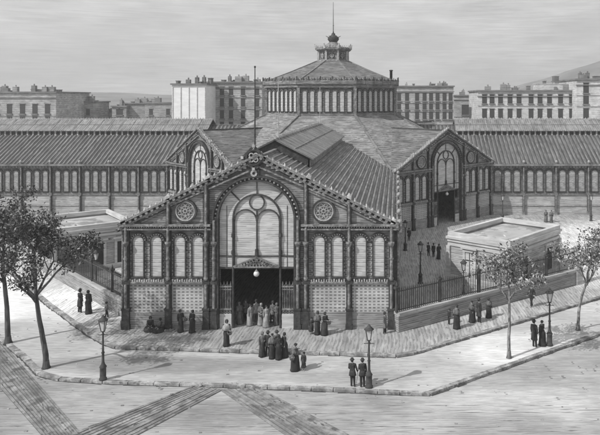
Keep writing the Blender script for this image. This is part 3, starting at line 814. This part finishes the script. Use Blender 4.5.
# ------------------------------------------------------------------ people
def person(px, py, z, hpx, face, kind, label, group=None, pose='stand', cloth='cdark', top=None, hold=None, loc=None, hat=None, seed=0):
    rn = random.Random(seed*17+int(px*3))
    x, y = loc if loc else G(px,py,z)
    s = F/y; H = hpx/s if hpx else 1.7
    if pose != 'sit': H = min(max(H,.95),1.95)
    t = empty('person',(x,y,z),face); tag(t,label,'person',group)
    top = top or cloth; child = kind == 'child'
    t.rotation_euler = (rn.uniform(-.035,.035), rn.uniform(-.04,.04), face)
    hs = 1.35 if child else 1.0
    V = []; E = []; rad = []
    def add(p, r, par=None):
        V.append(Vector(p)*H); rad.append(r*H); i = len(V)-1
        if par is not None: E.append((par,i))
        return i
    lower = .30 if pose == 'sit' else 0.0
    pz = .52-lower*1.25 if pose=='sit' else .52
    ln = .10 if pose in ('bend',) else (.03 if pose=='walk' else 0)
    pel = add((0,0,pz),.075); wa = add((0,-ln*.4,pz+.09),.068,pel); ch = add((0,-ln,pz+.21),.082,wa)
    nk = add((0,-ln*1.2,pz+.305),.030,ch); hb = add((0,-ln*1.3-.006,pz+.35),.042*hs,nk); hd = add((0,-ln*1.3-.004,pz+.40),.046*hs,hb); ht = add((0,-ln*1.3,pz+.44),.034*hs,hd)
    hands = []
    for sd in (-1,1):
        sh = add((sd*.098,-ln,pz+.265),.034,ch)
        if hold == 'arm' and sd == 1: el, wr = (sd*.125,-.05,pz+.12),(sd*.10,-.16,pz+.14)
        elif pose == 'sit': el, wr = (sd*.12,-.07,pz+.12),(sd*.05,-.17,pz+.10)
        elif hold in ('basket','bundle') and sd == 1: el, wr = (sd*.14,.01,pz+.12),(sd*.12,-.11,pz+.10)
        elif hold == 'cane' and sd == -1: el, wr = (sd*.15,0,pz+.12),(sd*.16,-.07,pz+.0)
        elif pose == 'walk': el, wr = (sd*.13,sd*.05,pz+.13),(sd*.13,sd*.09-.05,pz+.0)
        elif rn.random()<.4: el, wr = (sd*.125,-.01,pz+.12),(sd*.05,-.10,pz+.12)
        else: el, wr = (sd*.13,.0,pz+.12),(sd*.135,-.03,pz-.01)
        e = add(el,.024,sh); w = add(wr,.016,e); dr = (Vector(wr)-Vector(el)).normalized(); pm = add(Vector(wr)+dr*.022,.016,w)
        hands.append((Vector(wr)+dr*.03,dr,sd))
        hp = add((sd*.046,0,pz-.02),.052,pel)
        if pose == 'sit':
            k = add((sd*.07,-.20,pz+.03),.040,hp); an = add((sd*.06,-.22,.03),.024,k); add((sd*.06,-.30,.015),.018,an)
        elif pose == 'walk':
            k = add((sd*.046,-.03-sd*.04,.28),.038,hp); an = add((sd*.046,.01-sd*.1,.04 if sd<0 else .05),.024,k); add((sd*.05,-.06-sd*.1,.02),.018,an)
        else:
            st = rn.uniform(-.035,.035)*sd if kind=='man' else 0
            k = add((sd*.05,-.012+st*.6,.28),.038,hp); an = add((sd*(.052+abs(st)*.4),st,.04),.024,k); add((sd*.062,st-.07,.018),.018,an)
    me = bpy.data.meshes.new('t'); me.from_pydata([tuple(v) for v in V],E,[]); o = bpy.data.objects.new('t',me); COL.objects.link(o)
    md = o.modifiers.new('Skin','SKIN')
    if not me.skin_vertices: pass
    for i, sv in enumerate(me.skin_vertices[0].data): sv.radius = (rad[i],rad[i]); sv.use_root = (i==0)
    md2 = o.modifiers.new('Sub','SUBSURF'); md2.levels = 1; md2.render_levels = 1
    dg = bpy.context.evaluated_depsgraph_get(); ev = o.evaluated_get(dg); em = bpy.data.meshes.new_from_object(ev)
    b = MB(); b.m = 0; b._add([v.co.copy() for v in em.vertices],[list(p.vertices) for p in em.polygons],True)
    bpy.data.objects.remove(o); bpy.data.meshes.remove(me); bpy.data.meshes.remove(em)
    for hp_, dr, sd in hands:        # fingers and thumb
        sd_v = dr.cross(Vector((0,1,0.3))).normalized(); 
        for k in range(4):
            a = (hp_+sd_v*(k-1.5)*.007)*H; m1 = a+(dr*(.020 if k in (1,2) else .016)+Vector((0,-.004,0)))*H; e1 = m1+(dr*.012+Vector((0,-.010,0)))*H
            b.tube(a,m1,.0045*H,.004*H,4); b.tube(m1,e1,.004*H,.003*H,4)
        a = (hp_-dr*.015-sd_v*.014*sd)*H; b.tube(a,a+(dr*.016-sd_v*.012*sd)*H,.005*H,.0035*H,4)
    hz = (pz+.395)*H; hy = (-ln*1.3)*H; q = H*hs
    b.tube((0,hy-.040*q,hz+.012*q),(0,hy-.062*q,hz-.008*q),.005*q,.009*q,4)
    for sd in (-1,1): b.lathe([(.002*q,hz-.014*q),(.009*q,hz),(.002*q,hz+.014*q)],sd*.048*q,hy+.002*q,5)
    b.m = 1
    for sd in (-1,1): b.box(sd*.018*q-.006*q,sd*.018*q+.006*q,hy-.050*q,hy-.043*q,hz+.006*q,hz+.014*q)
    b.box(-.012*q,.012*q,hy-.049*q,hy-.042*q,hz-.024*q,hz-.018*q)
    b.build('body',['skin','hair'],t)
    Z = lambda v: v*H
    def Mt(): return Matrix.Translation((0,-ln*H,0))
    # garment for the torso with sleeves
    g = MB(); 
    prof = [(.10,pz-.04),(.085,pz+.05),(.082,pz+.09),(.105,pz+.20),(.112,pz+.25),(.085,pz+.29),(.04,pz+.312)]
    g.lathe([(Z(r),Z(zz)) for r,zz in prof],0,-ln*H*.6,12,1.12,.80,.02)
    for i,(a_,c_) in enumerate(E):
        ra, rc_ = rad[a_], rad[c_]
        if c_ in () : pass
    # sleeves: find shoulder->elbow->wrist chains
    idx = 7
    for sd_i in range(2):
        sh, e_, w_ = idx, idx+1, idx+2
        g.tube(V[sh],V[e_],.042*H,.034*H,8); g.tube(V[e_],V[w_],.034*H,.026*H,8); g.lathe([(.001,V[sh].z-.03*H),(.044*H,V[sh].z-.005*H),(.040*H,V[sh].z+.02*H),(.001,V[sh].z+.036*H)],V[sh].x,V[sh].y,8)
        idx += 8
    g.build('coat' if kind=='man' else 'bodice', top, t)
    if kind == 'woman' or (child and rn.random()<.5 and pose!='walk'):
        g = MB()
        if pose == 'sit':
            g.lathe([(Z(.26),0.0),(Z(.27),Z(.06)),(Z(.22),Z(.16)),(Z(.13),Z(pz+.03)),(Z(.08),Z(pz+.08))],0,-.08*H,16,1,1.1,.06)
        else:
            hem = .03 if not child else .2
            w_ = rn.uniform(.82,1.08); g.lathe([(Z(.150*w_),Z(hem-.02)),(Z(.142*w_),Z(hem+.05)),(Z(.128*w_),Z(.22)),(Z(.122*w_),Z(.36)),(Z(.118),Z(.48)),(Z(.098),Z(.54)),(Z(.074),Z(.61))],rn.uniform(-.01,.01)*H,.016*H,20,1,1.15,.07,rot=rn.random()*6)
        g.build('skirt', cloth, t)
        if rn.random()<.5 or hat=='shawl':
            g = MB(); g.lathe([(Z(.15),Z(pz+.08)),(Z(.135),Z(pz+.18)),(Z(.115),Z(pz+.26)),(Z(.05),Z(pz+.315))],0,-ln*H*.6,12,1.15,.9,.05); g.build('shawl','cmid' if hat!='shawl' else 'clight',t)
    elif kind == 'man' or child:
        g = MB(); idx = 7
        for sd_i in range(2):
            hp, k_, an = idx+4, idx+5, idx+6
            g.tube(V[hp]+Vector((0,0,.03*H)),V[k_],.058*H,.044*H,8); g.tube(V[k_],V[an]-Vector((0,0,.015*H)),.044*H,.036*H,8); idx += 8
        g.build('trousers','cdark' if cloth!='clight' else 'cmid',t)
        if kind == 'man' and pose != 'sit':
            g = MB(); ln_ = .27 if hold=='long' else .40
            g.lathe([(Z(.125),Z(ln_)),(Z(.115),Z(ln_+.05)),(Z(.105),Z(.50)),(Z(.088),Z(.58))],0,.004*H,12,1.1,.85,.03); g.build('coat_tail',top,t)
    # hair and hat
    g = MB(); g.lathe([(.046*q,hz-.03*q),(.055*q,hz-.005*q),(.056*q,hz+.025*q),(.045*q,hz+.05*q),(.015*q,hz+.062*q)],0,hy+.012*q,10,1,1)
    if kind == 'woman': g.lathe([(.004*q,hz+.0*q),(.025*q,hz+.012*q),(.026*q,hz+.03*q),(.004*q,hz+.045*q)],0,hy+.06*q,8)
    g.build('hair','hair',t)
    if kind == 'man' or hat == 'hat':
        g = MB(); g.lathe([(.085*q,hz+.028*q),(.088*q,hz+.034*q),(.056*q,hz+.04*q),(.054*q,hz+.085*q),(.045*q,hz+.10*q),(.01*q,hz+.104*q)],0,hy+.004*q,12); g.build('hat','cdark',t)
    elif kind == 'woman' and (hat == 'scarf' or rn.random()<.5):
        g = MB(); g.lathe([(.060*q,hz-.05*q),(.064*q,hz),(.062*q,hz+.035*q),(.045*q,hz+.062*q),(.01*q,hz+.07*q)],0,hy+.018*q,10); g.build('headscarf',top if hat!='scarf' else 'clight',t)
    if hold == 'basket' or hold == 'bundle':
        e = empty('basket' if hold=='basket' else 'bundle',(0,0,0)); 
        c_, s_ = math.cos(face), math.sin(face); lx, ly = .14*H, -.12*H
        e.location = (x+lx*c_-ly*s_, y+lx*s_+ly*c_, z+(pz-.02 if hold=='basket' else pz+.02)*H)
        g = MB()
        if hold == 'basket':
            tag(e,'wicker basket carried by '+{8:'the lone woman in white shawl before the left gate',24:'a pale dressed woman inside the entrance',50:'the woman leading a child over the street',54:'the rightmost woman by the right facade wall'}.get(seed,'a walker'),'basket'); 
            g.lathe([(.10,-.09),(.14,-.08),(.18,.06),(.19,.07),(.16,.07),(.12,-.06)],n=12); g.build('basket_bowl','wicker',e)
            g = MB(); g.arc(0,.05,.155,.18,-.015,.015,0,180,12); g.build('handle','wicker',e)
        else:
            tag(e,'cloth bundle carried by the '+label[:60].split(' with ')[0],'bundle')
            g.lathe([(.03,-.12),(.14,-.08),(.18,.0),(.14,.1),(.05,.15),(.07,.2)],n=10,wav=.08); g.build('sack','cmid',e)
    if hold == 'cane':
        c_, s_ = math.cos(face), math.sin(face); lx, ly = -.16*H, -.09*H
        wx, wy = x+lx*c_-ly*s_, y+lx*s_+ly*c_; e = empty('walking_cane',(wx,wy,z)); tag(e,'thin walking cane held by the left man at the front lamp','cane')
        g = MB(); g.tube((-.12,0,0),(0,0,.95),.013,.016,6); g.tube((0,0,.95),(.07,0,.99),.018,.014,6); g.build('stick','lamp',e)
    return t
A = R
FR = 'crowd of shoppers inside the main entrance'
person(80,312.5,0,26,A(150),'man','tall cloaked man, left of the pair on the bright left pavement',hold='long',seed=1)
person(89,313.5,0,26,A(160),'woman','woman in long dark dress beside the cloaked man on the left pavement',hat='scarf2',seed=2)
person(106.5,318,0,16.5,A(120),'child','small pale child trailing the couple on the left pavement',cloth='cmid',seed=3,pose='walk')
person(150,330,0,23,A(20),'woman','dark woman sitting on the ground against the left brick panels',pose='sit',seed=4)
person(160,331,0,22,A(-30),'woman','second sitting woman, nearer the mid pier, on the ground',pose='sit',seed=5)
person(181,332,0,23,A(40),'woman','standing woman with bundle by the left facade pier',hold='bundle',seed=6)
person(192,332.5,0,23,A(-20),'woman','slim dark woman standing just left of the entrance gate',seed=7)
person(226,346,0,27,A(10),'woman','lone woman in white shawl before the left entrance gate',hat='shawl',hold='basket',seed=8)
for i,(px,dy,kd,cl,fa_,lb) in enumerate(((240,.9,'woman','cmid',20,'grey dressed woman leftmost inside the entrance'),(245.5,1.5,'man','cmid',-30,'man in grey behind the left of the entrance crowd'),
    (250,.5,'woman','clight',60,'pale dressed woman left of centre in the entrance'),(256,1.3,'man','clight',0,'pale coated man at the centre of the entrance crowd'),
    (261,.6,'woman','clight',-40,'pale dressed woman with basket right of centre in the entrance'),(266,.2,'woman','clight',30,'white dressed woman foremost in the entrance'),
    (272,1.0,'man','cmid',-20,'grey man near the right entrance post'),(276.5,.7,'woman','cmid',10,'grey woman rightmost inside the entrance'))):
    yy = YF+dy; xx = (px-VX)*yy/F
    person(px,328,0,22.5,A(fa_),kd,lb,FR,cloth=cl,loc=(xx,yy),seed=20+i,hold='basket' if i==4 else None)
GR = 'group of walkers crossing the street before the entrance'
for i,(px,py,kd,fa_,lb,hd) in enumerate(((262.5,356.5,'woman',30,'leftmost dark woman of the group crossing before the entrance',None),(267.5,356,'man',160,'man with hat second from left in the crossing group',None),
    (272,358.5,'woman',-20,'stout dark woman at the front of the crossing group',None),(277,356,'man',10,'tallest hatted man at the middle of the crossing group',None),(279,359,'woman',190,'woman in long skirt right of the group centre',None),(284.5,357.5,'woman',-60,'rightmost woman of the crossing group',None))):
    person(px,py,ZP,25.5,A(fa_),kd,lb,GR,cloth='cdark',top='cmid' if i%3==0 else 'cdark',hold=hd,seed=40+i)
person(294.5,370.5,ZP,28,A(-70),'woman','woman with basket leading a child over the street',hold='basket',seed=50)
person(303.5,370.5,ZP,19,A(-20),'child','child walking at the side of the basket woman in the street',seed=51)
person(311,334,0,17,A(10),'child','child standing leftmost of three by the right facade wall',seed=52)
person(317,334.5,0,23.5,A(-10),'woman','woman in the middle of three by the right facade wall',seed=53)
person(324.5,335,0,23.5,A(50),'woman','woman with basket, rightmost of three by the right facade wall',hold='basket',seed=54)
person(385,333.5,0,21.5,A(70),'man','man in long coat standing at the right corner pier',hold='long',top='cmid',seed=55)
person(353,386.5,ZP,28.5,A(170),'man','left man with cane beside the front street lamp',hold='cane',seed=56)
person(362.5,387,ZP,28.5,A(190),'man','right man of the two at the front street lamp',seed=57)
person(449,324.5,0,16,A(-60),'child','child walking below the right railing wall',seed=58)
person(456.5,328.5,0,24.5,A(-40),'woman','woman beside the child below the right railing',hat='scarf2',seed=59)
person(472,322,0,22,A(-60),'woman','left woman of the pair below the right railing wall',seed=60)
person(479,322.5,0,24,A(120),'man','hatted man of the pair below the right railing wall',hold='long',seed=61)
person(489,317.5,0,20.5,A(150),'woman','lone woman farther along under the railing behind the pale tree',seed=62)
person(531.5,306.5,0,22.5,A(-50),'man','man striding alone along the far right railing wall',pose='walk',seed=63)
person(534.5,347,ZP,28.5,A(130),'man','man of the couple beside the right promenade lamp',hold='long',seed=64)
person(542,345.5,ZP,26,A(-140),'woman','woman of the couple beside the right promenade lamp',seed=65)
CT = 'strollers in the dark right court'
person(428.5,256,0,13.5,A(30),'man','leftmost of three strollers in the right court',CT,seed=66)
person(433.5,257,0,14,A(200),'man','middle one of three strollers in the right court',CT,seed=67)
person(438.5,259,0,15.5,A(10),'woman','rightmost of three strollers in the right court',CT,seed=68)
person(409,241,0,13,A(0),'man','lone figure beside the lamp near the front hall wall',CT,seed=69)
person(415.6,228,0,12,A(40),'woman','far figure left of the inner gable doorway',CT,seed=70)
person(423,225,0,12,A(-40),'man','far figure nearest the inner gable doorway',CT,seed=71)
person(546,222,0,12.5,A(20),'woman','left woman of the pair before the right wing wall',cloth='cmid',seed=72)
person(551,222.5,0,12.5,A(-20),'woman','right woman of the pair before the right wing wall',cloth='cmid',seed=73)
# cloth with goods laid on the ground by the sitting women
q = MB(); x, y = G(168,331)
q.M = TR(x,y); q.slab([(-.6,-.25),(.5,-.35),(.65,.2),(-.4,.3)],.0,.03)
for i in range(9): q.lathe([(.02,.03),(.07,.06),(.08,.1),(.02,.15)],random.uniform(-.35,.4),random.uniform(-.15,.12),6)
tag(q.build('market_cloth','clight'),'white cloth with goods spread beside the sitting women','cloth')

# ------------------------------------------------------------------ distant houses
def house(x0, x1, ytop, D, thick, label, name='town_house', wall='bwall', rows=(), cols=(), win=(1.1,2.0), cornice=True, extra=(), group='houses behind the market', zt=None, white_side=False):
    s = F/D; X0, X1 = (x0-VX)/s, (x1-VX)/s; H = HC+(VY-ytop)/s
    t = empty(name,((X0+X1)/2,D,0)); tag(t,label,'house',group); w = (X1-X0)/2
    m = MB(); m.box(-w,w,0,thick,0,H); 
    if rows:
        m.m = 0
        for r in rows: 
            z = HC+(VY-r)/s; m.box(-w,w,-.15,0,z-win[1]/2-.6,z-win[1]/2-.4)
    m.build('wall',[wall],t)
    m = MB(); m.box(-w-.3,w+.3,-.4,thick+.3,H,H+.35); 
    if cornice: m.box(-w-.2,w+.2,-.25,0,H-1.3,H-1.1)
    rf = m.build('roof','broof',t)
    for (ex0,ex1,ey,dd) in extra:
        a, c = (ex0-VX)/s-(X0+X1)/2, (ex1-VX)/s-(X0+X1)/2; zz = HC+(VY-ey)/s
        m = MB(); m.box(a,c,dd,dd+2.0 if c-a<3 else dd+5,H+.35,zz); m.box(a-.1,c+.1,dd-.1,dd+2.1 if c-a<3 else dd+5.1,zz,zz+.15); m.build('chimney' if c-a<3 else 'roof_room','broof' if (c-a)<3 else wall,rf)
    rnc = random.Random(int(x0*7)); nn = max(2,int((x1-x0)/11))
    for i in range(nn):
        cx_ = rnc.uniform(-w+1,w-1); hh_ = rnc.uniform(.5,1.6); ww_ = rnc.uniform(.3,.9)
        m = MB(); dd_ = rnc.uniform(.5,4); m.box(cx_-ww_,cx_+ww_,dd_,dd_+1,H+.3,H+.35+hh_); m.tube((cx_,dd_+.5,H+.3+hh_),(cx_,dd_+.5,H+.8+hh_),.2,.16,6); m.build('chimney',rnc.choice(['broof','ruin']),rf)
    w0 = None
    for r in rows:
        for cx in cols:
            px_ = (cx-VX)/s-(X0+X1)/2; z = HC+(VY-r)/s
            if w0 is None:
                m = MB(); m.m = 0; m.box(-win[0]/2,win[0]/2,-.05,.02,-win[1]/2,win[1]/2); m.m = 1
                m.box(-win[0]/2-.15,win[0]/2+.15,-.35,0,-win[1]/2-.25,-win[1]/2); m.box(-win[0]/2-.1,win[0]/2+.1,-.18,0,win[1]/2,win[1]/2+.15)
                w0 = m.build('window',['bwin','broof'],t); w0.location = (px_,0,z)
            else: o = w0.copy(); COL.objects.link(o); o.parent = t; o.location = (px_,0,z)
    return t
house(-40,56,93,165,18,'pale four storey house at the far left behind the market roof',rows=(109,120.5),cols=(-28,-15,-3,9.5,22.5,35,47.5),win=(1.3,2.4),extra=((22,34,89.5,4),(50,52,90,3),(5,8,91,2)))
for i,(a,c,yt,D,lb) in enumerate(((57,74,107,185,'low broken grey house next to the far left block'),(74,93,102.5,180,'grey ruin block second from the far left block'),(93,112,110,190,'lowest grey shed in the left background'),(112,126,107,182,'small grey house left of the chimneyed one in the left background'),
    (126,145,104,184,'rugged grey house with chimney in the left background'),(145,173,103.5,178,'gabled grey house beside the white blind wall'))):
    house(a,c+.3,yt,D,10,lb,wall='ruin',cornice=False,extra=((a+2,a+5,yt-2,2),(c-6,c-3,yt-3.5 if i==4 else yt-1.5,3)) if i!=5 else ((a+1,a+3,yt-2,2),),rows=(112,) if i in (1,3,5) else (),cols=(a+6,c-5),win=(1,1.6))
pw = house(172,206,85,150,22,'bright white blind party wall rising behind the left wing roof',wall='bwhite',cornice=False,extra=((173,175,81,2),(196,198,82,2),(203,206,78,4)))
m = MB()
for k in range(5): m.box(-3.7+k*1.85-.07,-3.7+k*1.85+.07,-.12,0,0,20)
m.build('flue_rib','bpale',pw)
house(206.3,262,83,158,16,'tall grey house with balconied windows behind the left wing',rows=(91,102.5,114.5,126),cols=(212.5,222,231,243,257),win=(1.0,2.0),extra=((218,221,80,3),(228,235,81,3),(244,247,81,4),(252,255,80,2)))
house(262.3,300,88,176,14,'grey house partly hidden by the drum on its left side',rows=(98,108),cols=(268,278,288),win=(1.0,2.0))
house(396,453.5,87,170,18,'three row grey house just right of the dome drum',rows=(97,105.5,115),cols=(399,407,417,424.5,431,437.5,444.5,450.5),win=(1.0,2.1),extra=((413,415,84,3),(431,436,84,3)))
house(454,478,96,200,12,'low plain grey house between the two window rowed blocks',cornice=True,rows=(110,),cols=(466,),win=(2.6,3.0))
house(478,576,91.5,160,20,'long white house with two window rows behind the right wing',wall='bpale',rows=(99,113.5),cols=(484.5,492,500.5,510,519,531,540,549.5,560.5,571.5),win=(1.15,2.2),extra=((506,523,87.5,4),(540,577,84,3),(559,564,76,5),(548,550,81,4),(530,533,86,3)))
house(576.5,680,80,156,24,'tallest white house at the right edge behind the market',wall='bpale',rows=(88,99,113.5),cols=(586,612,628,644,660),win=(1.3,2.4),extra=((600,606,76,4),))

# ------------------------------------------------------------------ hills
def ridge(name, x0, x1, prof, D, dep):
    m = MB(); nx, ny = 90, 14; vs = []
    rn = random.Random(D)
    for j in range(ny+1):
        for i in range(nx+1):
            u, v = i/nx, j/ny; px = x0+(x1-x0)*u
            for k in range(len(prof)-1):
                if prof[k][0] <= px <= prof[k+1][0]: break
            f = (px-prof[k][0])/(prof[k+1][0]-prof[k][0]); f = min(1,max(0,f)); f = f*f*(3-2*f)*.5+f*.5
            yt = prof[k][1]*(1-f)+prof[k+1][1]*f
            H = HC+(VY-yt)*D/F; z = H*math.sin(min(1,v*1.0)*PI/2)**.8 if v<1 else H
            y = D-dep*(1-v); X = (px-VX)*D/F
            vs.append((X,y,max(-1,z+math.sin(X*.05+j)*2*v*(1-v)+rn.uniform(-1,1)*1.2*v*(1 if v<1 else .5))))
    fs = [(j*(nx+1)+i,j*(nx+1)+i+1,(j+1)*(nx+1)+i+1,(j+1)*(nx+1)+i) for j in range(ny) for i in range(nx)]
    m._add(vs,fs,True); tag(m.build(name,'hill'),kind='structure')
ridge('hills',-500,1500,[(-500,97),(-100,94),(40,92),(110,92.5),(170,95),(300,97),(460,97),(490,93),(540,80),(580,67),(620,55),(700,40),(900,30),(1500,60)],1200,500)

# ------------------------------------------------------------------ haze
hz = MB(); hz.box(-1600,1600,-150,1600,-1.3,180); hm = bpy.data.materials.new('haze'); hm.use_nodes = True
nt = hm.node_tree; nt.nodes.clear(); oo = nt.nodes.new('ShaderNodeOutputMaterial'); pv = nt.nodes.new('ShaderNodeVolumePrincipled')
pv.inputs['Color'].default_value = (.9,.9,.9,1); pv.inputs['Density'].default_value = .0007; pv.inputs['Anisotropy'].default_value = .2
nt.links.new(pv.outputs[0],oo.inputs['Volume'])
tag(hz.build('haze',[hm]),kind='stuff')

# ------------------------------------------------------------------ light
sun_dir = Vector((1.0,.75,-1.18)).normalized()
elev = math.asin(-sun_dir.z)
L_ = bpy.data.lights.new('sun','SUN'); L_.energy = 2.6; L_.angle = R(.5); L_.color = (1,.995,.985)
so = bpy.data.objects.new('sun',L_); COL.objects.link(so); so.rotation_euler = sun_dir.to_track_quat('-Z','Y').to_euler(); so.location = (-60,-20,80)
w = bpy.data.worlds.new('World'); sc.world = w; w.use_nodes = True; nt = w.node_tree; N = nt.nodes; LK = nt.links
bg = N['Background']; sky = N.new('ShaderNodeTexSky'); sky.sky_type = 'NISHITA'; sky.sun_disc = False; sky.sun_elevation = elev
sky.sun_rotation = math.atan2(-sun_dir.x,-sun_dir.y); sky.dust_density = 3; sky.air_density = 1.0
bw = N.new('ShaderNodeRGBToBW'); LK.new(sky.outputs[0],bw.inputs[0])
tc = N.new('ShaderNodeTexCoord'); mp = N.new('ShaderNodeMapping'); mp.inputs['Scale'].default_value = (2.0,2.0,7); LK.new(tc.outputs['Generated'],mp.inputs[0])
no = N.new('ShaderNodeTexNoise'); no.inputs['Scale'].default_value = 3.2; no.inputs['Detail'].default_value = 7; no.inputs['Roughness'].default_value = .6; LK.new(mp.outputs[0],no.inputs[0])
mr = N.new('ShaderNodeMapRange'); mr.inputs[1].default_value = .35; mr.inputs[2].default_value = .65; mr.inputs[3].default_value = .76; mr.inputs[4].default_value = 1.16; LK.new(no.outputs[0],mr.inputs[0])
mp2 = N.new('ShaderNodeMapping'); mp2.inputs['Scale'].default_value = (14,14,420); LK.new(tc.outputs['Generated'],mp2.inputs[0])
n2 = N.new('ShaderNodeTexNoise'); n2.inputs['Scale'].default_value = 1.5; n2.inputs['Detail'].default_value = 3; LK.new(mp2.outputs[0],n2.inputs[0])
mr2 = N.new('ShaderNodeMapRange'); mr2.inputs[1].default_value = .35; mr2.inputs[2].default_value = .65; mr2.inputs[3].default_value = .84; mr2.inputs[4].default_value = 1.10; LK.new(n2.outputs[0],mr2.inputs[0])
cm = N.new('ShaderNodeMix'); cm.data_type = 'FLOAT'; cm.inputs[0].default_value = .85; LK.new(bw.outputs[0],cm.inputs[2]); cm.inputs[3].default_value = 4.6
mm = N.new('ShaderNodeMath'); mm.operation = 'MULTIPLY'; LK.new(cm.outputs[0],mm.inputs[0]); LK.new(mr.outputs[0],mm.inputs[1])
mm2 = N.new('ShaderNodeMath'); mm2.operation = 'MULTIPLY'; LK.new(mm.outputs[0],mm2.inputs[0]); LK.new(mr2.outputs[0],mm2.inputs[1])
LK.new(mm2.outputs[0],bg.inputs['Color']); bg.inputs['Strength'].default_value = .10

sc.render.engine = 'CYCLES'
vs = sc.view_settings; vs.view_transform = 'Standard'; vs.look = 'None'; vs.exposure = 0.85; vs.gamma = 1; vs.use_curve_mapping = False
